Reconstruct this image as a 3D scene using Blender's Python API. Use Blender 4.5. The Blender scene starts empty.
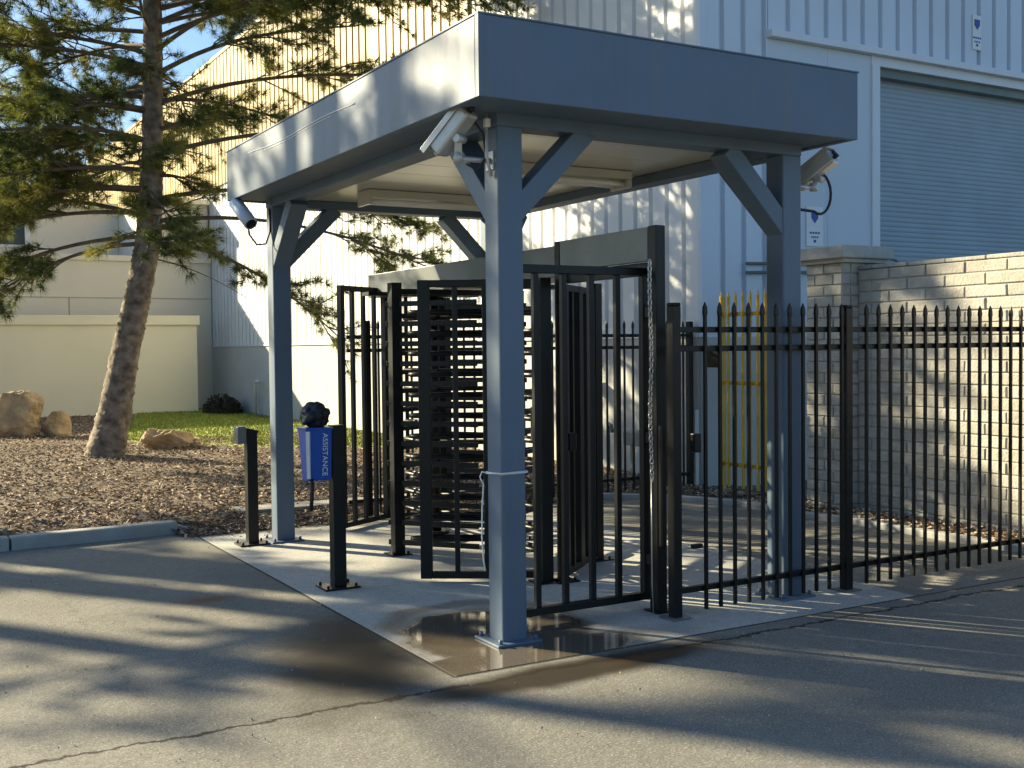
import bpy, bmesh, math, random
from mathutils import Vector, Matrix
R = math.radians
S = bpy.context.scene
COL = S.collection

# ------------------------------------------------------------------ camera
F_PX, PITCH, ROLL, YAW = 1121.34, 0.0328, 0.0108, 0.5238
CAM = Vector((-2.9735, -5.2173, 1.6))
fw = Vector((math.sin(YAW)*math.cos(PITCH), math.cos(YAW)*math.cos(PITCH), -math.sin(PITCH)))
rt = Vector((math.cos(YAW), -math.sin(YAW), 0))
up = rt.cross(fw)
cr, sr = math.cos(ROLL), math.sin(ROLL)
Rc = rt*cr - up*sr
Uc = rt*sr + up*cr
cd = bpy.data.cameras.new('camera'); cam = bpy.data.objects.new('camera', cd); COL.objects.link(cam)
cam.matrix_world = Matrix(((Rc.x, Uc.x, -fw.x, CAM.x), (Rc.y, Uc.y, -fw.y, CAM.y), (Rc.z, Uc.z, -fw.z, CAM.z), (0, 0, 0, 1)))
cd.sensor_width = 36; cd.lens = F_PX*36/1024; cd.clip_start = .05; cd.clip_end = 3000
S.camera = cam
S.render.resolution_x = 1024; S.render.resolution_y = 768

# ------------------------------------------------------------------ light
SUN_EL, SUN_AZ = 23.5, -34.0          # azimuth measured from +Y towards +X
w = bpy.data.worlds.new('World'); S.world = w; w.use_nodes = True
nt = w.node_tree; bg = nt.nodes['Background']
sky = nt.nodes.new('ShaderNodeTexSky'); sky.sky_type = 'NISHITA'; sky.sun_disc = False
sky.sun_elevation = R(SUN_EL); sky.sun_rotation = R(SUN_AZ); sky.air_density = 1.0; sky.dust_density = 1.3; sky.ozone_density = 1.6
tint = nt.nodes.new('ShaderNodeMix'); tint.data_type = 'RGBA'; tint.blend_type = 'MULTIPLY'; tint.inputs[0].default_value = 1
tint.inputs[7].default_value = (.78, .98, 1.16, 1)
nt.links.new(sky.outputs[0], tint.inputs[6]); nt.links.new(tint.outputs[2], bg.inputs[0]); bg.inputs[1].default_value = .056
sd = bpy.data.lights.new('sun', 'SUN'); sd.energy = 5.0; sd.angle = R(.55); sd.color = (1, .86, .57)
sun = bpy.data.objects.new('sun', sd); COL.objects.link(sun)
to_sun = Vector((math.sin(R(SUN_AZ))*math.cos(R(SUN_EL)), math.cos(R(SUN_AZ))*math.cos(R(SUN_EL)), math.sin(R(SUN_EL))))
sun.rotation_euler = to_sun.to_track_quat('Z', 'Y').to_euler(); sun.location = (-20, 30, 20)
S.view_settings.view_transform = 'Standard'; S.view_settings.look = 'None'
S.view_settings.exposure = 1.62; S.view_settings.gamma = 1; S.view_settings.use_curve_mapping = False

# ------------------------------------------------------------------ materials
def mat(name, col, rough=.6, metal=0.0, var=.12, scale=3.0, bump=0.0, bscale=60.0, coat=0, spec=.5, detail=6):
    m = bpy.data.materials.new(name); m.use_nodes = True
    n = m.node_tree.nodes; l = m.node_tree.links; b = n['Principled BSDF']
    b.inputs['Roughness'].default_value = rough; b.inputs['Metallic'].default_value = metal
    b.inputs['Specular IOR Level'].default_value = spec; b.inputs['Coat Weight'].default_value = coat
    tc = n.new('ShaderNodeTexCoord')
    no = n.new('ShaderNodeTexNoise'); no.inputs['Scale'].default_value = scale; no.inputs['Detail'].default_value = detail
    l.new(tc.outputs['Object'], no.inputs['Vector'])
    rp = n.new('ShaderNodeValToRGB')
    rp.color_ramp.elements[0].position = .3; rp.color_ramp.elements[1].position = .7
    rp.color_ramp.elements[0].color = tuple(c*(1-var) for c in col)+(1,)
    rp.color_ramp.elements[1].color = tuple(min(1, c*(1+var)) for c in col)+(1,)
    l.new(no.outputs['Fac'], rp.inputs[0]); l.new(rp.outputs[0], b.inputs['Base Color'])
    if bump:
        n2 = n.new('ShaderNodeTexNoise'); n2.inputs['Scale'].default_value = bscale; n2.inputs['Detail'].default_value = 4
        l.new(tc.outputs['Object'], n2.inputs['Vector'])
        bp = n.new('ShaderNodeBump'); bp.inputs['Strength'].default_value = bump; bp.inputs['Distance'].default_value = .01
        l.new(n2.outputs['Fac'], bp.inputs['Height']); l.new(bp.outputs[0], b.inputs['Normal'])
    return m

M = {}
M['paint'] = mat('grey_blue_paint', (.088, .132, .192), .45, var=.07, scale=2.2, bump=.06, bscale=9)
def weather(m, c_dirt, amount, zs=.5, sc=7.):
    n = m.node_tree.nodes; l = m.node_tree.links; b = n['Principled BSDF']; src = b.inputs['Base Color'].links[0].from_socket
    g = n.new('ShaderNodeNewGeometry'); mp = n.new('ShaderNodeMapping'); mp.inputs['Scale'].default_value = (sc, sc, zs)
    no = n.new('ShaderNodeTexNoise'); no.inputs['Scale'].default_value = 1.6; no.inputs['Detail'].default_value = 6; no.inputs['Roughness'].default_value = .65
    l.new(g.outputs['Position'], mp.inputs[0]); l.new(mp.outputs[0], no.inputs['Vector'])
    mr = n.new('ShaderNodeMapRange'); mr.inputs[1].default_value = .5; mr.inputs[2].default_value = .74; mr.inputs[3].default_value = 0; mr.inputs[4].default_value = amount
    l.new(no.outputs['Fac'], mr.inputs[0])
    mx = n.new('ShaderNodeMix'); mx.data_type = 'RGBA'; l.new(mr.outputs[0], mx.inputs[0]); l.new(src, mx.inputs[6]); mx.inputs[7].default_value = c_dirt+(1,)
    l.new(mx.outputs[2], b.inputs['Base Color'])
    m2 = n.new('ShaderNodeMapRange'); m2.inputs[3].default_value = b.inputs['Roughness'].default_value-.06; m2.inputs[4].default_value = b.inputs['Roughness'].default_value+.22
    l.new(no.outputs['Fac'], m2.inputs[0]); l.new(m2.outputs[0], b.inputs['Roughness'])
weather(M['paint'], (.16, .17, .17), .45)
M['soffit'] = mat('cream_soffit_metal', (.52, .50, .43), .28, var=.06, scale=3)
M['black'] = mat('black_powder_coat', (.0055, .006, .0065), .42, var=.35, scale=7, spec=.35)
M['header'] = mat('header_sheet_steel', (.15, .165, .165), .38, metal=.25, var=.12, scale=5)
M['white'] = mat('white_enamel', (.72, .72, .70), .4, var=.05)
M['alu'] = mat('camera_housing', (.42, .43, .43), .35, metal=.3, var=.06, scale=12)
M['paleblue'] = mat('pale_blue_housing', (.42, .52, .62), .35, var=.05)
M['rubber'] = mat('black_rubber', (.012, .012, .013), .6, var=.2)
M['lens'] = mat('lens_glass', (.01, .012, .02), .08, var=.1)
M['blue'] = mat('blue_plastic', (.012, .085, .42), .38, var=.1, scale=14)
M['bag'] = mat('black_plastic_bag', (.010, .011, .014), .45, var=.3, bump=.8, bscale=22)
M['yellow'] = mat('yellow_paint', (.62, .37, .03), .5, var=.15, scale=9)
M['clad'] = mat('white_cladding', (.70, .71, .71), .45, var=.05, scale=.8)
M['clad_shade'] = mat('white_cladding_shade_tint', (.60, .66, .72), .45, var=.05, scale=.8)  # white cladding again, with the blue of the shaded side mixed into its colour
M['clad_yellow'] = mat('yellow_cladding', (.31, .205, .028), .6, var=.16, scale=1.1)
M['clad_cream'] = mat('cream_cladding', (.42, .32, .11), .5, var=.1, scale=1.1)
M['basewall'] = mat('warehouse_base_render', (.46, .46, .44), .8, var=.07, scale=1.4, bump=.15, bscale=80)
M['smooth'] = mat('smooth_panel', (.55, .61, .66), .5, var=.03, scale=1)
M['door'] = mat('roller_door_steel', (.31, .38, .42), .5, metal=0.0, var=.06, scale=2)
M['trim'] = mat('trim_metal', (.66, .68, .70), .4, var=.04)
M['dark'] = mat('dark_recess', (.05, .05, .055), .7, var=.2)
M['office'] = mat('beige_office_wall', (.70, .67, .58), .85, var=.04, scale=.6, bump=.1, bscale=40)
M['garden'] = mat('cream_garden_wall', (.84, .78, .60), .85, var=.04, scale=.8, bump=.1, bscale=50)
M['glass'] = mat('window_glass', (.06, .08, .10), .08, var=.1)
M['rock'] = mat('sandstone', (.42, .30, .17), .9, var=.45, scale=3.2, bump=1, bscale=9)
M['kerb'] = mat('kerb_concrete', (.36, .36, .34), .85, var=.16, scale=5, bump=.3, bscale=120)
M['bark'] = mat('pine_bark', (.185, .150, .115), .95, var=.6, scale=9, bump=1, bscale=24)
M['twig'] = mat('pine_twig', (.13, .10, .07), .9, var=.3, scale=8)
M['pipe'] = mat('white_pipe', (.6, .62, .6), .5)
M['util'] = mat('utility_green_grey', (.16, .19, .17), .5)
M['red'] = mat('red_paint', (.40, .03, .02), .4)
M['beacon'] = mat('amber_beacon', (.55, .16, .03), .3)
M['chain'] = mat('galvanised_chain', (.5, .5, .48), .35, metal=.8)
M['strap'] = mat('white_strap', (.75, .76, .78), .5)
M['logo'] = mat('sign_blue', (.02, .07, .30), .5)
M['textwhite'] = mat('text_white', (.78, .80, .82), .5)
M['hedge'] = mat('dark_hedge_leaf', (.035, .03, .02), .8, var=.5, scale=20)
for i, c in enumerate([(.28, .19, .125), (.38, .28, .19), (.15, .10, .07), (.48, .38, .275)]):
    M['chip%d' % i] = mat('mulch_chip_tone', c, .9, var=.3, scale=30)
for i, c in enumerate([(.40, .385, .345), (.36, .345, .305), (.43, .415, .38), (.38, .36, .31)]):
    M['block%d' % i] = mat('block_tone', c, .88, var=.13, scale=9, bump=.7, bscale=45)
M['mortar'] = mat('mortar', (.40, .385, .345), .95, var=.15, bump=.4)
for i, c in enumerate([(.12, .14, .045), (.070, .096, .036), (.175, .175, .052)]):
    m = mat('pine_needle_tone', c, .55, var=.3, scale=4)
    n = m.node_tree.nodes; l = m.node_tree.links; b = n['Principled BSDF']; b.inputs['Specular IOR Level'].default_value = .3
    tr = n.new('ShaderNodeBsdfTranslucent'); tr.inputs[0].default_value = (c[0]*1.5, c[1]*1.45, c[2]*.8, 1); ms = n.new('ShaderNodeMixShader'); ms.inputs[0].default_value = .42
    l.new(b.outputs[0], ms.inputs[1]); l.new(tr.outputs[0], ms.inputs[2]); l.new(ms.outputs[0], n['Material Output'].inputs[0])
    M['needle%d' % i] = m

def ground_mat(name, base, kind):
    m = bpy.data.materials.new(name); m.use_nodes = True
    n = m.node_tree.nodes; l = m.node_tree.links; b = n['Principled BSDF']
    geo = n.new('ShaderNodeNewGeometry'); P = geo.outputs['Position']
    def noise(scale, detail=5, rough=.55, vec=P):
        x = n.new('ShaderNodeTexNoise'); x.inputs['Scale'].default_value = scale; x.inputs['Detail'].default_value = detail
        x.inputs['Roughness'].default_value = rough; l.new(vec, x.inputs['Vector']); return x.outputs['Fac']
    def math_(op, a, c=None, clamp=False):
        x = n.new('ShaderNodeMath'); x.operation = op; x.use_clamp = clamp
        for i, v in enumerate((a, c)):
            if v is None: continue
            if isinstance(v, (int, float)): x.inputs[i].default_value = v
            else: l.new(v, x.inputs[i])
        return x.outputs[0]
    def rng(v, a, c, lo=0., hi=1.):
        x = n.new('ShaderNodeMapRange'); x.interpolation_type = 'SMOOTHSTEP'
        for i, q in enumerate((v, a, c, lo, hi)):
            if isinstance(q, (int, float)): x.inputs[i].default_value = q
            else: l.new(q, x.inputs[i])
        return x.outputs[0]
    def mix(f, a, c):
        x = n.new('ShaderNodeMix'); x.data_type = 'RGBA'
        if isinstance(f, (int, float)): x.inputs[0].default_value = f
        else: l.new(f, x.inputs[0])
        for i, v in ((6, a), (7, c)):
            if isinstance(v, tuple): x.inputs[i].default_value = v+(1,)
            else: l.new(v, x.inputs[i])
        return x.outputs[2]
    sp = n.new('ShaderNodeSeparateXYZ'); l.new(P, sp.inputs[0]); X, Y = sp.outputs[0], sp.outputs[1]
    wob = math_('MULTIPLY', math_('SUBTRACT', noise(1.7, 5), .5), .5)
    wob2 = math_('MULTIPLY', math_('SUBTRACT', noise(5, 5), .5), .32)
    def ell(cx, cy, rx, ry, soft=.35, ang=0.):
        ca, sa = math.cos(ang), math.sin(ang)
        dx = math_('SUBTRACT', X, cx); dy = math_('SUBTRACT', Y, cy)
        ex = math_('DIVIDE', math_('ADD', math_('MULTIPLY', dx, ca), math_('MULTIPLY', dy, sa)), rx)
        ey = math_('DIVIDE', math_('SUBTRACT', math_('MULTIPLY', dy, ca), math_('MULTIPLY', dx, sa)), ry)
        d = math_('SQRT', math_('ADD', math_('MULTIPLY', ex, ex), math_('MULTIPLY', ey, ey)))
        d = math_('ADD', d, math_('ADD', wob, wob2))
        return rng(d, 1-soft, 1, 1., 0.)
    fine = noise(95, 4, .75); mid = noise(22, 5); big = noise(.9, 5)
    c = mix(rng(big, .3, .7), tuple(v*.84 for v in base), tuple(v*1.12 for v in base))
    c = mix(rng(noise(.35, 4), .45, .62, 0, .4), c, tuple(v*.72 for v in base))
    c = mix(rng(mid, .35, .7, 0, .4), c, tuple(v*.6 for v in base))
    c = mix(rng(fine, .52, .72, 0, .9), c, tuple(min(1, v*2.1) for v in base))
    c = mix(rng(fine, .49, .30, 0, .8), c, tuple(v*.4 for v in base))
    rough = None; bump_h = math_('ADD', math_('MULTIPLY', fine, .35), math_('MULTIPLY', mid, .65)); wet = None
    if kind == 'asphalt':
        # tar crack running past the slab corner
        wig = math_('ADD', math_('MULTIPLY', math_('SUBTRACT', noise(2.6, 6, .7), .5), .22), math_('MULTIPLY', math_('SUBTRACT', noise(22, 3), .5), .05))
        line = math_('ABSOLUTE', math_('SUBTRACT', math_('ADD', Y, wig), -.60))
        crack = rng(line, .006, .022, 1., 0.)
        c = mix(math_('MULTIPLY', crack, .9), c, (.022, .019, .016))
        # second fine crack
        line2 = math_('ABSOLUTE', math_('SUBTRACT', math_('ADD', X, math_('MULTIPLY', wig, 2.0)), -1.9))
        c = mix(math_('MULTIPLY', rng(line2, .0, .006, .6, 0.), 1.), c, (.03, .027, .022))
        w1 = ell(-.85, .15, .62, 1.35, .75, -.35); w2 = ell(.05, -.66, 1.25, .22, .55, .04)
        wet = math_('MAXIMUM', w1, w2)
        c = mix(math_('MULTIPLY', wet, .93), c, (.022, .015, .009))
        c = mix(math_('MULTIPLY', ell(.55, -.66, .5, .08, .8), .5), c, (.12, .055, .018))
        c = mix(math_('MULTIPLY', ell(-1.12, 1.87, .27, .15, .9), .85), c, (.18, .085, .03))
        c = mix(math_('MULTIPLY', ell(1.6, -2.6, .5, .3, .9), .3), c, (.05, .045, .04))
        c = mix(math_('MULTIPLY', ell(-3.2, 3.3, .9, .5, .9), .25), c, (.30, .27, .2))
        rough = mix(wet, (.9, .9, .9), (.62, .62, .62)); b.inputs['Specular IOR Level'].default_value = .2
        jn = math_('MAXIMUM', math_('MULTIPLY', rng(math_('ABSOLUTE', math_('ADD', X, .556)), .004, .018, 1., 0.), rng(Y, -.47, -.45, 0., 1.)), math_('MULTIPLY', rng(math_('ABSOLUTE', math_('ADD', Y, .455)), .004, .018, 1., 0.), rng(X, -.57, -.55, 0., 1.)))
        c = mix(math_('MULTIPLY', jn, .85), c, (.03, .026, .02))
    elif kind == 'slab':
        pud = math_('MAXIMUM', ell(.02, .18, .62, .62, .22, .3), ell(.0, -.30, .78, .26, .22, .05))
        damp = math_('MAXIMUM', ell(.02, .2, .85, .85, .5, .3), ell(.1, -.3, 1.15, .32, .5, .04))
        c = mix(math_('MULTIPLY', damp, .45), c, (.17, .13, .085))
        ring = math_('SUBTRACT', ell(.06, .45, .62, .58, .15), ell(.06, .40, .54, .5, .2), clamp=True)
        c = mix(math_('MULTIPLY', ring, .6), c, (.11, .065, .03))
        c = mix(math_('MULTIPLY', pud, .8), c, (.075, .055, .035)); b.inputs['Specular IOR Level'].default_value = .7
        edge = rng(math_('ABSOLUTE', math_('SUBTRACT', Y, 1.62)), .002, .006, 1., 0.)
        c = mix(math_('MULTIPLY', edge, .7), c, (.08, .08, .075))
        wet = pud
        rough = mix(math_('MAXIMUM', math_('MULTIPLY', damp, .5), pud), (.82, .82, .82), (.035, .035, .035))
    l.new(c, b.inputs['Base Color'])
    if rough is not None: l.new(rough, b.inputs['Roughness'])
    else: b.inputs['Roughness'].default_value = .9
    bp = n.new('ShaderNodeBump'); bp.inputs['Distance'].default_value = .009
    if wet is not None: l.new(rng(wet, 0, 1, .7, .02), bp.inputs['Strength'])
    else: bp.inputs['Strength'].default_value = .7
    l.new(bump_h, bp.inputs['Height']); l.new(bp.outputs[0], b.inputs['Normal'])
    return m
M['asphalt'] = ground_mat('worn_asphalt', (.225, .217, .188), 'asphalt')
M['asphalt_in'] = ground_mat('yard_asphalt', (.17, .16, .14), 'plain')
M['slab'] = ground_mat('slab_concrete', (.44, .435, .40), 'slab')
M['soil'] = ground_mat('mulch_soil', (.13, .095, .06), 'plain')
M['grass'] = ground_mat('lawn', (.25, .29, .045), 'plain')
M['walk'] = ground_mat('walk_concrete', (.36, .34, .30), 'plain')

# ------------------------------------------------------------------ mesh building
def bevel_box(bm, c, s, rot=None, bev=0.0, mi=0):
    r = bmesh.ops.create_cube(bm, size=1.0); vs = r['verts']
    for v in vs: v.co = Vector((v.co.x*s[0], v.co.y*s[1], v.co.z*s[2]))
    if bev:
        es = list({e for v in vs for e in v.link_edges})
        rr = bmesh.ops.bevel(bm, geom=es, offset=bev, segments=2, affect='EDGES', profile=.5)
        vs = list({v for f in rr['faces'] for v in f.verts} | {v for v in vs if v.is_valid})
        # collect the connected island
        seen = set(vs); st = list(vs)
        while st:
            v = st.pop()
            for e in v.link_edges:
                o = e.other_vert(v)
                if o not in seen: seen.add(o); st.append(o)
        vs = list(seen)
    Mx = (rot.to_4x4() if rot is not None else Matrix.Identity(4))
    c = Vector(c)
    for v in vs: v.co = (Mx @ v.co) + c
    for f in {f for v in vs for f in v.link_faces}: f.material_index = mi

class MB:
    def __init__(s): s.bm = bmesh.new()
    def box(s, c, d, rot=None, bev=0., mi=0): bevel_box(s.bm, c, d, rot, bev, mi); return s
    def lim(s, x0, x1, y0, y1, z0, z1, bev=0., mi=0):
        return s.box(((x0+x1)/2, (y0+y1)/2, (z0+z1)/2), (x1-x0, y1-y0, z1-z0), None, bev, mi)
    def bar(s, a, b, wx, wy, bev=0., upv=(0, 0, 1), ext=0.):
        a = Vector(a); b = Vector(b); d = (b-a); L = d.length; d.normalize()
        u = Vector(upv)
        if abs(d.dot(u)) > .98: u = Vector((0, 1, 0))
        x = u.cross(d).normalized(); y = d.cross(x)
        rot = Matrix((x, y, d)).transposed()
        return s.box((a+b)/2, (wx, wy, L+2*ext), rot, bev)
    def tube(s, pts, r, seg=8, closed=False, cap=True, mi=0):
        pts = [Vector(p) for p in pts]; n = len(pts)
        rs = r if isinstance(r, (list, tuple)) else [r]*n
        rings = []; px = None
        for i, p in enumerate(pts):
            if closed: d = pts[(i+1) % n]-pts[i-1]
            else: d = pts[min(i+1, n-1)]-pts[max(i-1, 0)]
            if d.length < 1e-9: d = Vector((0, 0, 1))
            d.normalize()
            if px is None:
                u = Vector((0, 0, 1)) if abs(d.z) < .9 else Vector((1, 0, 0))
                px = u.cross(d).normalized()
            px = (px - d*px.dot(d))
            if px.length < 1e-6: px = Vector((1, 0, 0)).cross(d)
            px.normalize(); py = d.cross(px)
            rings.append([s.bm.verts.new(p+px*rs[i]*math.cos(2*math.pi*k/seg)+py*rs[i]*math.sin(2*math.pi*k/seg)) for k in range(seg)])
        m = n if closed else n-1
        for i in range(m):
            A, B = rings[i], rings[(i+1) % n]
            for k in range(seg):
                f = s.bm.faces.new((A[k], A[(k+1) % seg], B[(k+1) % seg], B[k])); f.smooth = True; f.material_index = mi
        if cap and not closed:
            s.bm.faces.new(rings[0][::-1]).material_index = mi; s.bm.faces.new(rings[-1]).material_index = mi
        return s
    def quad(s, pts, mi=0):
        f = s.bm.faces.new([s.bm.verts.new(Vector(p)) for p in pts]); f.material_index = mi; return s
    def build(s, name, mats, parent=None):
        me = bpy.data.meshes.new(name)
        bmesh.ops.recalc_face_normals(s.bm, faces=s.bm.faces[:])
        off = root_loc(parent)
        if off.length: bmesh.ops.translate(s.bm, vec=-off, verts=s.bm.verts[:])
        s.bm.to_mesh(me); s.bm.free()
        for m in (mats if isinstance(mats, list) else [mats]): me.materials.append(M[m])
        o = bpy.data.objects.new(name, me); COL.objects.link(o)
        if parent: o.parent = parent
        return o
def root_loc(p):
    v = Vector((0, 0, 0))
    while p is not None: v += p.location; p = p.parent
    return v
def raw(name, verts, faces, mats, parent=None, mids=None, smooth=False):
    me = bpy.data.meshes.new(name); off = root_loc(parent)
    if off.length: verts = [(v[0]-off.x, v[1]-off.y, v[2]-off.z) for v in verts]
    me.from_pydata(verts, [], faces)
    for m in mats: me.materials.append(M[m])
    if mids: me.polygons.foreach_set('material_index', mids)
    if smooth: me.polygons.foreach_set('use_smooth', [True]*len(faces))
    me.update()
    o = bpy.data.objects.new(name, me); COL.objects.link(o)
    if parent: o.parent = parent
    return o
def tag(o, label=None, cat=None, group=None, kind=None):
    if label: o['label'] = label
    if cat: o['category'] = cat
    if group: o['group'] = group
    if kind: o['kind'] = kind
    return o
def thing(name, label, cat, loc=(0, 0, 0), group=None):
    o = bpy.data.objects.new(name, None); o.empty_display_size = .1; COL.objects.link(o); o.location = loc
    return tag(o, label, cat, group)
def dupe(o, loc=None, parent=None, rz=0):
    c = o.copy(); COL.objects.link(c)
    if parent: c.parent = parent
    if loc is not None: c.location = loc
    if rz: c.rotation_euler.z = rz
    return c
def copy_tree(o, loc, rz, label, scale=1.):
    c = o.copy(); COL.objects.link(c); c.location = loc; c.rotation_euler.z = rz; c.scale = (scale,)*3; c['label'] = label
    for ch in list(o.children):
        d = ch.copy(); COL.objects.link(d); d.parent = c
        for g in list(ch.children):
            e = g.copy(); COL.objects.link(e); e.parent = d
    return c

# ------------------------------------------------------------------ ground
def sheet(name, poly, z, m, thick=0):
    mb = MB(); bm = mb.bm
    vs = [bm.verts.new((x, y, z)) for x, y in poly]; f = bm.faces.new(vs)
    if thick:
        r = bmesh.ops.extrude_face_region(bm, geom=[f])
        for v in [g for g in r['geom'] if isinstance(g, bmesh.types.BMVert)]: v.co.z -= thick
    return tag(mb.build(name, m), kind='structure')
sheet('ground', [(-900, -900), (900, -900), (900, 900), (-900, 900)], .012, 'asphalt_in')
sheet('parking_lot', [(-60, -60), (60, -60), (60, 4.58), (-60, 4.58)], .0195, 'asphalt')
sheet('slab', [(-.546, -.444), (2.673, -.444), (2.70, 1.2), (2.62, 4.22), (-.546, 4.245)], .022, 'slab', .05)
sheet('lawn', [(.70, 14.4), (.95, 13.5), (1.5, 12.6), (2.2, 11.7), (3.2, 10.7), (4.93, 9.9), (4.93, 60), (2.9, 60), (2.9, 24), (2.3, 21), (1.6, 18), (1.0, 15.8)], .102, 'grass')
sheet('path', [(-.02, 4.95), (3.2, 4.80), (3.25, 5.15), (.0, 5.28)], .118, 'walk', .05)

sheet('bare_soil', [(-60, 14.0), (4.93, 14.0), (4.93, 60), (-60, 60)], .092, 'soil')
# mulch bed : displaced grid
def bedh(x, y):
    t = min(1, max(0, (y-4.25)/.75)) if x > -.66 else 1
    h = .095*t*t*(3-2*t)
    h += .05*math.exp(-((x-.0)**2+(y-11.2)**2)/1.6)
    return h + .014*math.sin(3.1*x+1.3*y)*math.sin(2.3*y-.7*x)*t
rnd = random.Random(5)
vs, fs = [], []
nx, ny = 120, 90; X0, X1, Y0, Y1 = -9., 4.93, 4.27, 15.2
for j in range(ny+1):
    for i in range(nx+1):
        x = X0+(X1-X0)*i/nx; y = Y0+(Y1-Y0)*(j/ny)**1.6
        if x < -.66: y = max(y, 4.72)
        z = bedh(x, y)+rnd.uniform(-.008, .012)*min(1, max(0, (y-4.27)*4)) - (.0 if y > 4.3 else .01)
        if y > 14.0: z -= .09*(y-14.0)
        vs.append((x, y, z))
for j in range(ny):
    for i in range(nx):
        a = j*(nx+1)+i; fs.append((a, a+1, a+nx+2, a+nx+1))
tag(raw('mulch_bed', vs, fs, ['soil']), kind='structure')
# chips of bark, uncountable
vs, fs, mi = [], [], []
def chip(x, y, z, L, W):
    a = rnd.uniform(0, 6.283); t = rnd.uniform(-.5, .5); u = rnd.uniform(-.6, .6)
    ax = Vector((math.cos(a)*math.cos(t), math.sin(a)*math.cos(t), math.sin(t)))
    ay = Vector((-math.sin(a)*math.cos(u), math.cos(a)*math.cos(u), math.sin(u)))
    c = Vector((x, y, z)); k = len(vs); h = Vector((0, 0, rnd.uniform(.003, .012)))
    vs.extend([tuple(c-ax*L), tuple(c-ay*W+h), tuple(c+ax*L*rnd.uniform(.7, 1)), tuple(c+ay*W+h)])
    fs.append((k, k+1, k+2, k+3)); mi.append(rnd.choice((0, 0, 1, 1, 1, 2, 2, 3)))
for i in range(46000):
    y = 4.35+(22.5-4.35)*rnd.random()**1.7; x = rnd.uniform(-4.2, 4.85)
    if y > 14.3 and x > .9+.22*(y-15): continue
    if x < -.66 and y < 4.8: continue
    if x < CAM.x+.07*(y-CAM.y)-.6: continue
    if 0 < x < 3.2 and 4.9 < y < 5.25 and rnd.random() < .9: continue
    chip(x, y, (bedh(x, y) if y < 14.1 else .093)+rnd.uniform(.005, .03), rnd.uniform(.016, .05), rnd.uniform(.007, .02))
tag(raw('mulch_chips', vs, fs, ['chip0', 'chip1', 'chip2', 'chip3'], mids=mi), 'brown shredded bark mulch covering the tree bed', 'mulch', kind='stuff')
# grass blades
vs, fs = [], []
for i in range(26000):
    x = rnd.uniform(.6, 4.9); y = 9.9+13*rnd.random()**1.3
    if y < 14.3-1.25*max(0, x-.75)+(.0 if x < 3.2 else .5*(x-3.2)) or x < .8+.25*(y-15): continue
    a = rnd.uniform(0, 3.14); h = rnd.uniform(.02, .055); k = len(vs); dx, dy = .012*math.cos(a), .012*math.sin(a)
    vs.extend([(x-dx, y-dy, .1), (x+dx, y+dy, .1), (x+rnd.uniform(-.02, .02), y+rnd.uniform(-.02, .02), .1+h)]); fs.append((k, k+1, k+2))
tag(raw('grass_blades', vs, fs, ['grass']), 'short green lawn grass in front of the cream wall', 'grass', kind='stuff')

# kerb on the left
t = thing('kerb', 'pale concrete kerb along the front of the mulch bed, ending by the slab', 'kerb', (-.7, 4.6, 0))
xs = [-.66, -2.0, -5.0, -8.0, -11.0]
for a, b in zip(xs[:-1], xs[1:]):
    ya, yb = 4.66+.065*(a+.66), 4.66+.065*(b+.66)
    ya = max(ya, 4.50); yb = max(yb, 4.50)
    MB().bar((a-.006, ya, .058), (b+.006, yb, .058), .15, .135, .016).build('kerb_stone', 'kerb', t)
# end piece, low and sloped
mb = MB(); mb.bar((-.655, 4.66, .045), (-.50, 4.70, .0), .14, .09, .02); mb.build('kerb_end', 'kerb', t)

# planting strip along warehouse and brick wall
strip = [(3.45, 4.52), (3.62, 4.40), (4.16, 3.80), (4.45, 3.15), (4.40, 2.3), (4.52, 1.77), (4.50, .88), (4.62, -3.)]
sheet('planting_strip', strip+[(5.3, -3.), (5.3, 4.52)], .05, 'soil', .06)
t = thing('kerb', 'low curved kerb in front of the yellow gate inside the fence', 'kerb', (4.2, 3.5, 0))
mb = MB()
for a, b in zip(strip[:-1], strip[1:]): mb.bar((a[0], a[1], .03), (b[0], b[1], .03), .10, .09, .012, ext=.01)
mb.build('kerb_stone', 'kerb', t)
vs, fs, mi = [], [], []
for i in range(2600):
    y = rnd.uniform(-2, 4.5); x = rnd.uniform(4.5, 5.03) if y < 4.2 else rnd.uniform(3.7, 4.93)
    if y > 3.2: x = rnd.uniform(4.9-(y-3.2)*.9, 4.93)
    chip(x, y, .06+rnd.uniform(0, .02), rnd.uniform(.015, .045), rnd.uniform(.01, .025))
tag(raw('bark_litter', vs, fs, ['chip1', 'chip3', 'chip0', 'chip2'], mids=mi), 'tan bark litter and leaves at the foot of the block wall', 'mulch', kind='stuff')
# dead leaves & grit blown on asphalt
vs, fs, mi = [], [], []
for i in range(260):
    x = rnd.uniform(-3.2, 2.6); y = rnd.uniform(2.2, 4.45) if x < -.7 else rnd.uniform(4.0, 4.4)
    if x < -.7 and rnd.random() < .55: y = 4.50-abs(rnd.gauss(0, .12))
    chip(x, y, .012+(.018 if x > -.55 else 0), rnd.uniform(.008, .022), rnd.uniform(.004, .01))
tag(raw('leaf_litter', vs, fs, ['chip1', 'chip3', 'chip0', 'chip2'], mids=mi), 'scattered bits of bark and dead leaves along the kerb', 'litter', kind='stuff')

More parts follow.
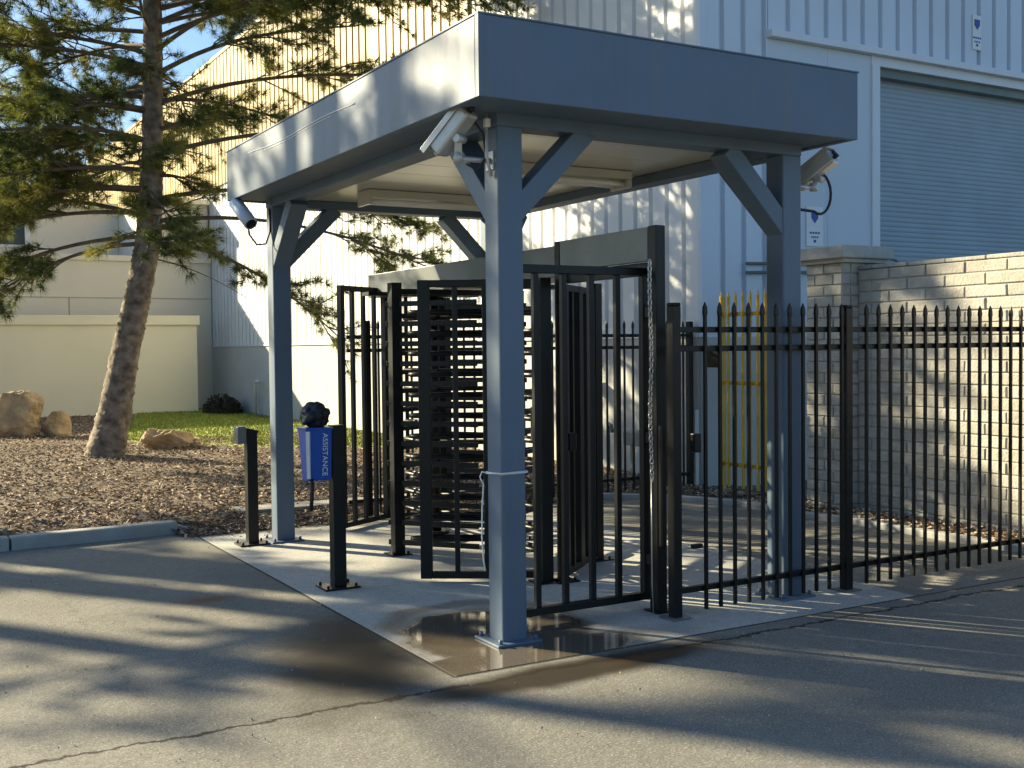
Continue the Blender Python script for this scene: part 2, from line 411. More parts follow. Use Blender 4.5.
vs, fs, mi = [], [], []
for i in range(900):
    x = rnd.uniform(-3.6, 5); y = rnd.uniform(-3.4, 4.3)
    if -.56 < x < 2.7 and y > -.46: continue
    chip(x, y, .0215, rnd.uniform(.003, .009)*(2.2 if rnd.random() < .06 else 1), rnd.uniform(.002, .006))
tag(raw('grit', vs, fs, ['chip1', 'kerb', 'chip2', 'kerb'], mids=mi), 'loose grit and small stones scattered over the asphalt', 'grit', kind='stuff')

# ------------------------------------------------------------------ entrance canopy
W_, L_, c_ = 2.004, 3.742, .076
can = thing('entrance_canopy', 'blue-grey steel canopy on four posts over the turnstile', 'canopy', (0, 0, .022))
PT = {'a': (0, 0), 'b': (W_, 0), 'c': (0, L_), 'd': (W_, L_)}
for k, (x, y) in PT.items():
    po = MB().lim(x-c_, x+c_, y-c_, y+c_, .022, 2.765, .010).build('post', 'paint', can)
    mb = MB().lim(x-.135, x+.135, y-.135, y+.135, .022, .036, .003)
    for sx in (-1, 1):
        for sy in (-1, 1): mb.tube([(x+sx*.107, y+sy*.107, .034), (x+sx*.107, y+sy*.107, .06)], .011, 6)
    mb.build('base_plate', 'paint', po)
zb0, zb1 = 2.762, 2.832
for (a, b) in (('a', 'b'), ('c', 'd')):
    (xa, ya), (xb, yb) = PT[a], PT[b]
    MB().lim(xa-c_-.002, xb+c_+.002, ya-c_-.002, ya+c_+.002, zb0, zb1, .006).build('beam', 'paint', can)
for (a, b) in (('a', 'c'), ('b', 'd')):
    (xa, ya), (xb, yb) = PT[a], PT[b]
    MB().lim(xa-c_-.001, xa+c_+.001, ya+c_+.004, yb-c_-.004, zb0+.001, zb1-.001, .006).build('beam', 'paint', can)
def brace(x, y, dx, dy):
    H = .565; lo = Vector((x+dx*.03, y+dy*.03, 2.765-H+.09-.03)); hi = Vector((x+dx*(H-.02+.0), y+dy*(H-.02), 2.765-.02+.03))
    a = Vector((x+dx*.02, y+dy*.02, 2.30)); b = Vector((x+dx*.49, y+dy*.49, 2.77))
    upv = (dy, dx, 0) if True else None
    mb = MB(); mb.bar(a, b, .115, .140, .006, upv=(abs(dy), abs(dx), 0)); 
    # trim: keep the brace below the beam
    bmesh.ops.bisect_plane(mb.bm, geom=mb.bm.verts[:]+mb.bm.edges[:]+mb.bm.faces[:], plane_co=(0, 0, 2.7635), plane_no=(0, 0, 1), clear_outer=True)
    mb.build('brace', 'paint', can)
for k, (x, y) in PT.items():
    dx = 1 if x < 1 else -1; dy = 1 if y < 1 else -1
    brace(x, y, dx, 0); brace(x, y, 0, dy)
fx0, fy0, fx1, fy1, zb, zt = -.368, -.420, 2.202, 3.915, 2.8153, 3.2116
tt = .04
MB().lim(fx0, fx1, fy0, fy0+tt, zb, zt, .004).build('fascia_panel', 'paint', can)
MB().lim(fx0, fx1, fy1-tt, fy1, zb, zt, .004).build('fascia_panel', 'paint', can)
MB().lim(fx0, fx0+tt, fy0+tt+.001, fy1-tt-.001, zb, zt, .004).build('fascia_panel', 'paint', can)
MB().lim(fx1-tt, fx1, fy0+tt+.001, fy1-tt-.001, zb, zt, .004).build('fascia_panel', 'paint', can)
MB().lim(fx0+tt, fx1-tt, fy0+tt, fy1-tt, zt-.07, zt-.03).build('roof_sheet', 'header', can)
mb = MB(); y = fy0+tt+.002
while y < fy1-tt-.05:
    y2 = min(y+.405, fy1-tt-.002)
    mb.lim(fx0+tt+.002, fx1-tt-.002, y+.003, y2-.003, zb1+.001, zb1+.016, .002); y = y2
mb.build('soffit', 'soffit', can)
mb = MB(); o_ = c_+.003
for (a0, a1, b0, b1) in ((fx0+tt+.001, fx1-tt-.001, fy0+tt+.001, -o_), (fx0+tt+.001, fx1-tt-.001, L_+o_, fy1-tt-.001), (fx0+tt+.001, -o_, -o_+.001, L_+o_-.001), (W_+o_, fx1-tt-.001, -o_+.001, L_+o_-.001)):
    mb.lim(a0, a1, b0, b1, zb1-.006, zb1+.0)
mb.build('overhang_soffit', 'paint', can)
mb = MB().lim(fx0+.001, fx1-.001, fy0+.001, fy1-.001, zb1+.017, zb1+.021); mb.build('ceiling_deck', 'dark', can)
mb = MB()  # drip edge on top
mb.lim(fx0-.006, fx1+.006, fy0-.006, fy0+.02, zt, zt+.008).lim(fx0-.006, fx0+.02, fy0+.021, fy1+.006, zt, zt+.008)
mb.lim(fx1-.02, fx1+.006, fy0+.021, fy1+.006, zt, zt+.008).lim(fx0+.021, fx1-.021, fy1-.02, fy1+.006, zt, zt+.008)
mb.build('drip_edge', 'paint', can)
mb = MB(); mb.lim(fx0-.004, fx0+.03, fy0-.004, fy0-.0005, zb, zt-.001); mb.lim(fx0-.004, fx0-.0005, fy0-.0005, fy0+.03, zb, zt-.001); mb.build('corner_trim', 'paint', can)
# two thin pale lines along the side fascia
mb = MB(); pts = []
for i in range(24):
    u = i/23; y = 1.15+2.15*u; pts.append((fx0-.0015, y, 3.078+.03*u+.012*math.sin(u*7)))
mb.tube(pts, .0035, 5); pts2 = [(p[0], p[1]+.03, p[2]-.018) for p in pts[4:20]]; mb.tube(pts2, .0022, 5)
mb.build('pale_lines', 'strap', can)

# ceiling lights
def ceil_light(x0, x1, y, label):
    t = thing('ceiling_light', label, 'ceiling light', ((x0+x1)/2, y, 2.83), 'ceiling lights under the canopy')
    mb = MB().lim(x0, x1, y-.12, y+.12, 2.775, 2.830, .006); mb.build('housing', 'soffit', t)
    mb = MB()
    for dy in (-.055, .055): mb.tube([(x0+.03, y+dy, 2.748), (x1-.03, y+dy, 2.748)], .019, 10)
    mb.build('lamp_tube', 'white', t)
    for xa in (x0+.002, x1-.028): MB().lim(xa, xa+.026, y-.115, y+.115, 2.715, 2.7745, .003).build('end_cap', 'soffit', t)
ceil_light(.42, 1.62, 2.95, 'unlit fluorescent batten under the canopy, the one farther back')
ceil_light(.55, 1.75, 1.35, 'unlit fluorescent batten under the canopy, the one nearer the front')

# ------------------------------------------------------------------ turnstile
tu = thing('turnstile', 'black full-height tandem turnstile with horizontal bars and grey header', 'turnstile', (1.05, 2.7, .022))
Z0, ZT = .05, 2.03
def frame_panel(p, q, z0=.045, z1=2.02, wl=.05, wr=.05, nb=1, name='guard_panel', root=tu):
    p = Vector((*p, 0)); q = Vector((*q, 0)); d = (q-p).normalized()
    def P(u, z): v = p.lerp(q, u); return (v.x, v.y, z)
    mb = MB(); L = (q-p).length
    mb.bar(P(0, z0), P(0, z1), .05, wl, .004, upv=tuple(d)); mb.bar(P(1, z0), P(1, z1), .05, wr, .004, upv=tuple(d))
    a = p+d*wl/2; b = q-d*wr/2
    mb.bar((a.x, a.y, z0+.024), (b.x, b.y, z0+.024), .046, .046, .003); mb.bar((a.x, a.y, z1-.024), (b.x, b.y, z1-.024), .046, .046, .003)
    fr = mb.build(name, 'black', root)
    for i in range(nb):
        u = (i+1)/(nb+1); MB().bar(P(u, z0+.046), P(u, z1-.046), .034, .034, .003, upv=tuple(d)).build('bar', 'black', fr)
    return fr
# near guard
nearp = [(.285, 1.60), (.64, 1.375), (.955, 1.20)]
frame_panel(nearp[0], nearp[1], wl=.08, wr=.055, z1=2.055)
frame_panel((.668, 1.358), nearp[2], wl=.03, wr=.05, z1=2.055)
frame_panel((1.13, 1.17), (1.36, 1.36)); frame_panel((1.39, 1.385), (1.66, 1.62))
# far guard
frame_panel((.60, 3.91), (1.15, 4.24), nb=3, wl=.05, z1=2.15); frame_panel((1.20, 4.26), (1.62, 4.02), nb=2, z1=2.15)
def upright(x, y, w=.07, z1=2.06, plate=True, d=None):
    d = d or w
    po = MB().lim(x-w/2, x+w/2, y-d/2, y+d/2, .022, z1, .004).build('upright', 'black', tu)
    if plate:
        mb = MB().lim(x-.085, x+.085, y-.085, y+.085, .022, .031, .002)
        for sx in (-.06, .06): mb.tube([(x+sx, y-.055, .03), (x+sx, y-.055, .05)], .009, 6)
        mb.build('base_plate', 'black', po)
upright(.955, 1.165, .085); upright(1.07, 1.12, .06, 2.30); upright(.54, 2.64, .085, 2.10); upright(1.66, 2.70, .08)
upright(1.70, 1.62, .06); upright(1.66, 4.0, .06); 
hubs = [(1.06, 2.0), (1.22, 3.36)]
# comb bars
arm0 = {}
for (px_, py_), (hx, hy) in zip(((.54, 2.64), (1.66, 2.70)), hubs):
    if True:
        a = Vector((px_, py_, 0)); b = Vector((hx, hy, 0)); d = (b-a).normalized(); a2 = a-d*.075; b2 = b-d*.15
        first = None
        for k in range(13):
            z = .115+.152*k
            if first is None:
                first = MB().bar((a2.x, a2.y, z), (b2.x, b2.y, z), .024, .040, .004).build('comb_bar', 'black', tu)
            else:
                dupe(first, (0, 0, .152*k))
for (hx, hy), a0, rr in zip(hubs, (180, 0), (1., .86)):
    mb = MB().tube([(hx, hy, .03), (hx, hy, 2.08)], .045, 14); mb.tube([(hx, hy, .022), (hx, hy, .05)], .11, 16)
    ro = mb.build('rotor', 'black', tu)
    for wi in range(3):
        a = R(a0-30+120*wi); d = Vector((math.cos(a), math.sin(a), 0)); s_ = Vector((-d.y, d.x, 0)); h = Vector((hx, hy, 0))
        pts = []
        for u, v in ((.04, .045), (.56, .045), (.61, .03), (.63, 0), (.61, -.03), (.56, -.045), (.04, -.045)):
            q = h+d*(u*rr)+s_*v; pts.append((q.x, q.y, .191))
        first = None
        for k in range(12):
            if first is None: first = MB().tube(pts, .0185, 8).build('rotor_arm', 'black', ro)
            else: dupe(first, (0, 0, .152*k))
# header
mb = MB().lim(1.05, 1.40, 1.16, 4.36, 2.065, 2.275, .006); mb.build('header', 'header', tu)
MB().lim(.60, 1.62, 1.93, 2.07, 2.035, 2.0649).build('header_plate', 'black', tu)
MB().lim(.60, 1.62, 3.29, 3.43, 2.035, 2.0649).build('header_plate', 'black', tu)
mb = MB(); mb.lim(.56, 1.64, 2.62, 2.67, 2.012, 2.055, .003); mb.build('top_rail', 'black', tu)
# card reader lock box between bars
MB().lim(.90, .99, 1.19, 1.25, 1.00, 1.20, .006).build('lock_box', 'black', tu)
MB().lim(1.10, 1.15, 1.06, 1.12, .90, 1.02, .006).build('latch', 'black', tu)

# ------------------------------------------------------------------ swing gate (open)
g = thing('swing_gate', 'tall black swing gate of vertical bars standing open beside the turnstile', 'gate', (1.1, .22, .022))
mb = MB()
for x in (.14, 1.085): mb.lim(x-.024, x+.024, .196, .244, .07, 2.065, .004)
mb.lim(.165, 1.06, .197, .243, .07, .115, .003); mb.lim(.165, 1.06, .197, .243, 2.017, 2.065, .003)
mb.build('frame', 'black', g)
for x in (.322, .512, .700, .887): MB().lim(x-.017, x+.017, .203, .237, .1145, 2.0175, .003).build('bar', 'black', g)
for z in (.32, 1.05, 1.80): MB().tube([(1.098, .150, z-.05), (1.098, .150, z+.05)], .016, 10).lim(1.07, 1.10, .150, .20, z-.03, z+.03).build('hinge', 'black', g)
MB().lim(.126, .17, .16, .28, .98, 1.2, .006).build('lock_box', 'black', g)

gp = thing('gate_post', 'thick black hinge post holding the open gate and the grey header panel', 'post', (1.08, .09, .022))
mb = MB().lim(1.045, 1.115, .045, .125, .022, 2.305, .005); po = mb.build('post', 'black', gp)
MB().lim(1.02, 1.15, .015, .155, .0225, .031, .002).build('base_plate', 'black', gp)
MB().lim(1.045, 1.085, .126, 1.088, 2.10, 2.300, .003).build('header_panel', 'header', gp)
MB().lim(1.086, 1.12, .126, 1.085, 2.02, 2.098, .003).build('lintel', 'black', gp)
MB().lim(1.05, 1.056, -.0, .0445, .42, 1.13).build('filler_plate', 'black', gp)

# chain
ch = thing('chain', 'galvanised chain hanging down the gate hinge post', 'chain', (1.0, .02, .9))
mb = MB(); n = 0; z = 2.08
def link(mb, c, ax):
    pts = []
    for k in range(10):
        a = 2*math.pi*k/10; u, v = .011*math.cos(a), .022*math.sin(a)
        pts.append((c[0]+(u if ax else 0), c[1]+(0 if ax else u), c[2]+v))
    mb.tube(pts, .0045, 5, closed=True)
while z > .82:
    link(mb, (.984+.004*math.sin(z*9), .020+.003*math.sin(z*7), z), n % 2); z -= .033; n += 1
mb.build('chain_links', 'chain', ch)
MB().tube([(.984, .02, .82), (.982, .018, .5), (.980, .016, .2), (.985, .01, .026)], .004, 6).build('tail_cable', 'chain', ch)

# ------------------------------------------------------------------ front fence
def fence(name, label, x0, x1, y, posts, z_top, rails, zbot, p0, step, kink=None, drop=0., zoff=0.):
    t = thing(name, label, 'fence', ((x0+x1)/2, y, .0))
    for x in posts:
        po = MB().lim(x-.029, x+.029, y-.031, y+.031, .02, z_top-.02, .004)
        po.bar((x, y, z_top-.02), (x, y, z_top), .062, .064, .008)
        po = po.build('post', 'black', t)
        MB().lim(x-.07, x+.07, y-.065, y+.065, .0225, .032, .002).build('base_plate', 'header', po)
    ps = sorted(set([x0]+posts+[x1]))
    for z in rails:
        for a, b in zip(ps[:-1], ps[1:]):
            A = a+.034 if a in posts else a; B = b-.034 if b in posts else b
            if B-A < .05: continue
            dz = 0
            MB().lim(A, B, y-.016, y+.016, z-.017, z+.017, .003).build('rail', 'black', t)
    mb = MB(); mb.lim(p0-.0095, p0+.0095, y-.0095-.0275, y+.0095-.0275, zbot, z_top-.075, .002)
    bm = mb.bm
    zz = z_top-.078
    for (w0, za, w1, zb_) in ((.0098, zz, .0128, zz+.02), (.0128, zz+.02, .0108, zz+.055), (.0108, zz+.055, .0015, zz+.085)):
        A = [bm.verts.new((p0+sx*w0, y-.0275+sy*w0*.75, za)) for sx, sy in ((-1, -1), (1, -1), (1, 1), (-1, 1))]
        B = [bm.verts.new((p0+sx*w1, y-.0275+sy*w1*.75, zb_)) for sx, sy in ((-1, -1), (1, -1), (1, 1), (-1, 1))]
        for k in range(4): bm.faces.new((A[k], A[(k+1) % 4], B[(k+1) % 4], B[k]))
    first = mb.build('picket', 'black', t); x = p0; k = 0
    while x+step < x1:
        x += step; k += 1
        if any(abs(x-q) < .05 for q in posts): continue
        c = first.copy(); COL.objects.link(c); c.parent = t; c.location = (step*k, 0, 0)
    return t
fence('metal_fence', 'black spear-top picket fence in front of the block wall, running right from the turnstile', 1.055, 5.0, -.105, [1.055, 2.435, 5.0], 1.845, (1.690, 1.580, .178), .055, 1.262, .1105)
fence('metal_fence', 'black spear-top picket fence behind the turnstile, ending at the warehouse corner', .86, 4.90, 4.45, [1.06, 2.95, 4.86], 1.86, (1.71, 1.585, .19), .07, 1.165, .112)
t = thing('fence_latch', 'small black latch box on the first post of the front fence', 'latch', (1.17, -.13, 1.05))
MB().lim(1.160, 1.205, -.165, -.105, .98, 1.09, .006).build('latch_box', 'black', t)
MB().lim(1.160, 1.23, -.145, -.115, .42, .445, .003).build('stop_tab', 'black', t)

# ------------------------------------------------------------------ bollards
def bollard(x, y, zt_, label, slant):
    t = thing('card_reader_post', label, 'reader post', (x, y, .022), 'card reader posts on the slab')
    mb = MB().lim(x-.043, x+.043, y-.043, y+.043, .034, zt_, .004)
    po = mb.build('post', 'black', t)
    mb = MB().lim(x-.125, x+.12, y-.10, y+.10, .0225, .036, .003)
    for sx in (-.10, .095):
        for sy in (-.075, .075): mb.tube([(x+sx, y+sy, .035), (x+sx, y+sy, .055)], .009, 6)
    mb.build('base_plate', 'black', t)
    return t
b1 = bollard(-.285, 1.765, 1.10, 'black square post with base plate, right beside the blue assistance box', False)
b2 = bollard(-.275, 3.70, .945, 'black square post with a small grey reader head, left of the canopy leg', True)
mb = MB().box((-.295, 3.70, .955), (.15, .088, .022), Matrix.Rotation(R(14), 3, 'Y'), .004); mb.build('top_cap', 'black', b2)
MB().lim(-.395, -.322, 3.65, 3.76, .845, .985, .008).build('reader', 'header', b2)

# assistance box on the first post
ab = thing('assistance_box', 'blue assistance box with white strip hung on the black post', 'call box', (-.40, 1.86, .73))
mb = MB(); bm = mb.bm
def tap(z, x0, x1, y0, y1): return [bm.verts.new(v) for v in ((x0, y0, z), (x1, y0, z), (x1, y1, z), (x0, y1, z))]
A = tap(.745, -.462, -.295, 1.80, 1.90); B = tap(1.085, -.475, -.295, 1.775, 1.94)
for k in range(4): bm.faces.new((A[k], A[(k+1) % 4], B[(k+1) % 4], B[k]))
bm.faces.new(A[::-1]); bm.faces.new(B)
bmesh.ops.bevel(bm, geom=bm.edges[:], offset=.008, segments=2, affect='EDGES')
mb.build('box', 'blue', ab)
mb = MB(); mb.quad([(-.4655, 1.7985, .76), (-.440, 1.7965, .76), (-.448, 1.7715, 1.07), (-.4785, 1.7735, 1.07)]); mb.bar((-.452, 1.795, .77), (-.461, 1.771, 1.07), .026, .004, .0, upv=(1, 0, 0)); mb.build('white_strip', 'strap', ab)
MB().lim(-.482, -.289, 1.768, 1.948, 1.078, 1.092, .004).build('rim', 'blue', ab)
MB().tube([(-.43, 1.80, .76), (-.435, 1.79, .66), (-.44, 1.80, .55)], [.012, .014, .012], 8).build('hanging_strap', 'rubber', ab)
fc = bpy.data.curves.new('txt', 'FONT'); fc.body = 'ASSISTANCE'; fc.size = .050; fc.extrude = .0012; fc.align_x = 'CENTER'; fc.align_y = 'CENTER'; fc.space_character = 1.02
fo = bpy.data.objects.new('txt', fc); COL.objects.link(fo)
dg = bpy.context.evaluated_depsgraph_get(); me = bpy.data.meshes.new_from_object(fo.evaluated_get(dg)); bpy.data.objects.remove(fo)
me.name = 'lettering'; me.materials.clear(); me.materials.append(M['textwhite'])
# text: x-> -z (reading down), y -> +x, normal -> -y
n_t = Vector((0, -.34, -.025)).normalized(); ex = Vector((0, .025, -.34)).normalized(); ey = Vector((1, 0, 0)); ez = ex.cross(ey)
Mt = Matrix((ex, ey, ez)).transposed().to_4x4(); 
if ez.y > 0: pass
me.transform(Matrix.Translation(Vector((-.345, 1.7845, .915))-ab.location) @ Mt)
lo = bpy.data.objects.new('lettering', me); COL.objects.link(lo); lo.parent = ab

# black bag sitting on top of the box
def lump(name, c, r, m, seed, parent=None, amp=.2, sub=4, freq=1.6):
    from mathutils import noise as nz
    bm = bmesh.new(); bmesh.ops.create_icosphere(bm, subdivisions=sub, radius=1)
    for v in bm.verts:
        p = v.co.normalized(); k = 1+amp*nz.noise(p*freq+Vector((seed*7.1, seed*3.3, seed)))+amp*.45*nz.noise(p*freq*3+Vector((seed, 9, 2)))+amp*.2*nz.noise(p*freq*8+Vector((seed, 1, 2)))
        v.co = Vector((c[0]+p.x*r[0]*k, c[1]+p.y*r[1]*k, c[2]+p.z*r[2]*k))
    for f in bm.faces: f.smooth = True
    mb = MB(); mb.bm.free(); mb.bm = bm
    return mb.build(name, m, parent)
bag = lump('plastic_bag', (-.385, 1.86, 1.165), (.092, .08, .085), 'bag', 3, amp=.28)
tag(bag, 'crumpled black plastic bag sitting on top of the blue assistance box', 'bag')

for o_ in (ab, bag): o_.location = Vector(o_.location)+Vector((-.045, -.085, 0))
# ------------------------------------------------------------------ cameras
def sec_cam(label, mount, elbow, centre, d, L=.30, w=.105, colour='alu', post_side=(-1, 0, 0)):
    mount, elbow, centre, d = map(Vector, (mount, elbow, centre, d)); d.normalize()
    t = thing('security_camera', label, 'security camera', tuple(mount), 'boxed security cameras on the canopy posts')
    s_ = Vector((0, 0, 1)).cross(d).normalized(); u_ = d.cross(s_)
    rot = Matrix((s_, u_, d)).transposed()
    MB().tube([mount, elbow], .015, 10).build('bracket_arm', colour, t)
    ps = Vector(post_side)
    sz = (.008, .08, .10) if abs(ps.x) > .5 else (.08, .008, .10)
    MB().box(mount, sz, None, .002).build('mount_plate', colour, t)
    mb = MB(); mb.tube([elbow-Vector((0, 0, .02)), elbow+Vector((0, 0, .03))], .026, 12); mb.bar(elbow, centre-u_*w*.45, .04, .028, .004); mb.tube([centre-u_*w*.62-s_*.035, centre-u_*w*.62+s_*.035], .022, 10); mb.build('swivel', colour, t)
    body = MB().box(centre, (w, w*.92, L), rot, .016).build('housing', colour, t)
    mb = MB().box(centre+u_*(w*.46+.012)+d*.02, (w*1.12, .006, L*1.18), rot, .002)
    for k in (-1, 1): mb.box(centre+u_*(w*.46-.004)+s_*k*w*.56+d*.02, (.005, .034, L*1.18), rot, .001)
    mb.build('sun_shield', colour, t)
    mb = MB().box(centre+d*(L/2+.002), (w*.72, w*.62, .006), rot, .002); mb.build('front_glass', 'lens', body)
    mb = MB(); bk = centre-d*(L/2+.003); mb.tube([bk-u_*.02+s_*.02, bk-u_*.02+s_*.02-d*.03], .014, 8); mb.tube([bk+u_*.02-s_*.02, bk+u_*.02-s_*.02-d*.012], .018, 10); mb.build('cable_gland', 'rubber', body)
    return t, bk
# in front of near post
t, bk = sec_cam('weathered grey security camera on a bracket arm at the nearest canopy post', (-.080, .0, 2.585), (-.27, .0, 2.585), (-.295, .0, 2.725), (-.30, .60, -.62), L=.28, w=.10)
MB().tube([(-.27, .0, 2.80), (-.20, -.02, 2.80), (-.13, -.02, 2.72), (-.11, -.02, 2.60), (-.16, -.01, 2.53), (-.22, .0, 2.56)], .007, 6).build('cable', 'rubber', t)
MB().tube([(-.115, -.03, 2.83), (-.115, -.03, 2.60), (-.09, -.03, 2.5)], .009, 8).build('conduit', 'alu', t)
MB().lim(-.128, -.098, -.045, -.015, 2.755, 2.80, .004).build('junction_box', 'white', t)
t, bk = sec_cam('grey security camera with a looping cable behind the right-hand canopy post', (2.084, -.01, 2.585), (2.25, -.01, 2.585), (2.27, .0, 2.695), (-.25, .75, -.50), L=.30, w=.105, post_side=(1, 0, 0))
pts = [Vector((2.28, -.03, 2.68)) + Vector((.10*math.sin(a)*1.0, 0, -.13+.13*math.cos(a))) for a in [i*math.pi*1.15/12 for i in range(13)]]
MB().tube([(2.27, 0, 2.69)]+pts+[(2.12, -.03, 2.44), (2.078, -.03, 2.47)], .009, 6).build('cable', 'rubber', t)
# bullet camera at the far left corner
t = thing('security_camera', 'pale blue bullet camera under the far left corner of the canopy roof', 'security camera', (-.33, 3.70, 2.815))
a, b = Vector((-.345, 3.76, 2.79)), Vector((-.285, 3.55, 2.60))
MB().tube([a, b], .055, 16).build('housing', 'paleblue', t)
d = (b-a).normalized(); MB().tube([b+d*.001, b+d*.005], .043, 14).build('front_glass', 'lens', t)
MB().tube([(-.33, 3.74, 2.814), (-.32, 3.70, 2.72)], .02, 8).build('bracket', 'paleblue', t)
MB().tube([(-.29, 3.62, 2.60), (-.27, 3.64, 2.52), (-.20, 3.68, 2.45), (-.12, 3.70, 2.46), (-.084, 3.70, 2.56), (-.084, 3.70, 2.75)], .008, 6).build('cable', 'rubber', t)

# beacon on the far right post
t = thing('warning_beacon', 'small amber and red beacon high on the rear canopy post', 'beacon', (2.09, 3.6, 2.62))
MB().lim(1.98, 2.08, 3.60, 3.664, 2.50, 2.60, .006).build('base', 'dark', t)
MB().tube([(2.05, 3.60, 2.60), (2.05, 3.60, 2.70)], [.05, .035], 14).build('lens', 'beacon', t)

# cable tied round the near post
t = thing('tied_cable', 'thin white cord tied round the nearest post with its end hanging down', 'cord', (0, 0, .9))
q = c_+.004
mb = MB().tube([(-q, -q, .93), (q, -q, .935), (q, q, .93), (-q, q, .925)], .008, 6, closed=True); mb.build('tie', 'strap', t)
pts = [(-q-.004, q-.01, .925), (-q-.02, q+.012, .93), (-q-.028, q+.02, .90), (-q-.012, q+.01, .86), (-q-.022, q+.01, .74), (-q-.026, q+.01, .58), (-q-.016, q+.01, .44), (-q-.006, q+.01, .39)]
MB().tube(pts, .0042, 6).build('loose_end', 'strap', t)

# ------------------------------------------------------------------ warehouse
wh = thing('warehouse', 'big metal-clad warehouse with ribbed white walls and a grey roller door', 'warehouse', (4.94, 4.34, 0))
def ribbed(axis, c0, s0, s1, z0, z1, outward, name, m, pitch=.30, phase=0., depth=.05, parent=wh):
    """flat sheet with narrow recessed joints; axis 'y' = wall in the plane x=c0 running along y"""
    prof = []; s = s0
    prof.append((s0, 0))
    s = s0+phase
    while s+pitch < s1:
        s += pitch
        prof += [(s-.042, 0), (s-.028, -depth), (s+.026, -depth), (s+.036, 0)]
    prof.append((s1, 0))
    vs = []
    for z in (z0, z1):
        for (u, dpt) in prof:
            o = c0+outward*dpt
            vs.append((o, u, z) if axis == 'y' else (u, o, z))
    n = len(prof); fs = [(i, i+1, n+i+1, n+i) for i in range(n-1)]
    return raw(name, vs, fs, [m], parent)
WX, WY, ZB = 4.94, 4.34, 1.69
ribbed('y', WX, WY, 62, ZB, 9.0, -1, 'cladding', 'clad').data
# coloured upper band (fixed just in front of the lower sheet)
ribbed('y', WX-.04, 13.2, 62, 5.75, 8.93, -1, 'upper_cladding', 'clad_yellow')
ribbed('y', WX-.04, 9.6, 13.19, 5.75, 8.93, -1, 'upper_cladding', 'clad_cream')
MB().lim(WX-.02, WX+.3, WY+.03, 62, 0, ZB-.001).build('base_wall', 'basewall', wh)
MB().lim(WX-.05, WX+.0, WY+.03, 62, ZB, ZB+.035).build('drip_flashing', 'trim', wh)
MB().lim(WX-.06, WX+.4, WY-.06, 62, 8.94, 9.04, .01).build('roof_edge', 'clad_yellow', wh)
MB().lim(WX+.05, 22, WY+.08, 62, 8.7, 8.8).build('roof', 'trim', wh)
MB().lim(WX+.05, WX+.25, 62, 62.2, 0, 9.0).build('end_wall', 'clad', wh)
DX0, DX1, DZ = 7.69, 11.4, 4.93
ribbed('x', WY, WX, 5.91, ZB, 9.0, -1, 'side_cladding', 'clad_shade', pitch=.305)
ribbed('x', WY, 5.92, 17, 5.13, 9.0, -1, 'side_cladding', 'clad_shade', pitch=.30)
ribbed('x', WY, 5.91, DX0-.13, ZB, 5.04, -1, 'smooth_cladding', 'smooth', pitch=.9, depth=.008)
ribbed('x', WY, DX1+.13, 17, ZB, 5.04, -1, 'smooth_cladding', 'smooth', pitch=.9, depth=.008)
MB().lim(WX+.002, DX0-.13, WY-.02, WY+.25, 0, ZB-.001).build('base_wall', 'basewall', wh)
MB().lim(DX1+.13, 17, WY-.02, WY+.25, 0, ZB-.001).build('base_wall', 'basewall', wh)
MB().lim(5.90, 17, WY-.09, WY+.02, 5.045, 5.125, .004).build('flashing', 'trim', wh)
mb = MB(); mb.lim(DX0-.13, DX0, WY-.025, WY+.30, 0, DZ, .004); mb.lim(DX1, DX1+.13, WY-.025, WY+.30, 0, DZ, .004); mb.lim(DX0-.13, DX1+.13, WY-.01, WY+.30, DZ+.001, 5.044); mb.build('door_frame', 'trim', wh)
MB().lim(DX0, DX1, WY+.06, WY+.29, DZ-.10, DZ-.001).build('door_hood', 'util', wh)
# roller door : curved slats
vs, fs = [], []; z = 0.; ring = []
while z < DZ-.10:
    for dz, dy in ((0, .0), (.010, -.004), (.029, -.006), (.048, -.003), (.056, .003)):
        ring.append((z+dz, WY+.20+dy))
    z += .061
for (zz, yy) in ring: vs += [(DX0, yy, zz), (DX1, yy, zz)]
for i in range(len(ring)-1): fs.append((2*i, 2*i+1, 2*i+3, 2*i+2))
raw('roller_door', vs, fs, ['door'], wh)
# corner trim
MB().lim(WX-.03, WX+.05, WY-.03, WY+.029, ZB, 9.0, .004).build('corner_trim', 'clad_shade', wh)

def notice(x, z, w_, h_, label):
    t = thing('sign', label, 'sign', (x, WY-.03, z), 'small white signs on the warehouse side wall')
    MB().lim(x-w_/2, x+w_/2, WY-.012, WY-.004, z-h_/2, z+h_/2, .002).build('plate', 'white', t)
    mb = MB(); y = WY-.014
    c = (x, z+h_*.24)
    mb.quad([(c[0]-.055, y, c[1]+.06), (c[0]+.055, y, c[1]+.06), (c[0]+.055, y, c[1]-.01), (c[0], y, c[1]-.075), (c[0]-.055, y, c[1]-.01)]); mb.build('emblem', 'logo', t)
    mb = MB()
    for k, ww in ((0, .085), (1, .06)):
        zz = z-h_*.18-k*.05
        for j in range(4): mb.quad([(x-ww+j*ww/2+.004, y, zz), (x-ww+(j+1)*ww/2-.006, y, zz), (x-ww+(j+1)*ww/2-.006, y, zz+.022), (x-ww+j*ww/2+.004, y, zz+.022)])
    mb.quad([(x-.02, y, z-h_*.40), (x+.02, y, z-h_*.40), (x+.02, y, z-h_*.33), (x-.02, y, z-h_*.33)])
    mb.build('print', 'logo', t)
notice(9.47, 5.56, .17, .44, 'small white sign with blue emblem high above the roller door')
notice(6.62, 2.96, .26, .46, 'white sign with blue emblem behind the pillar, left of the roller door')

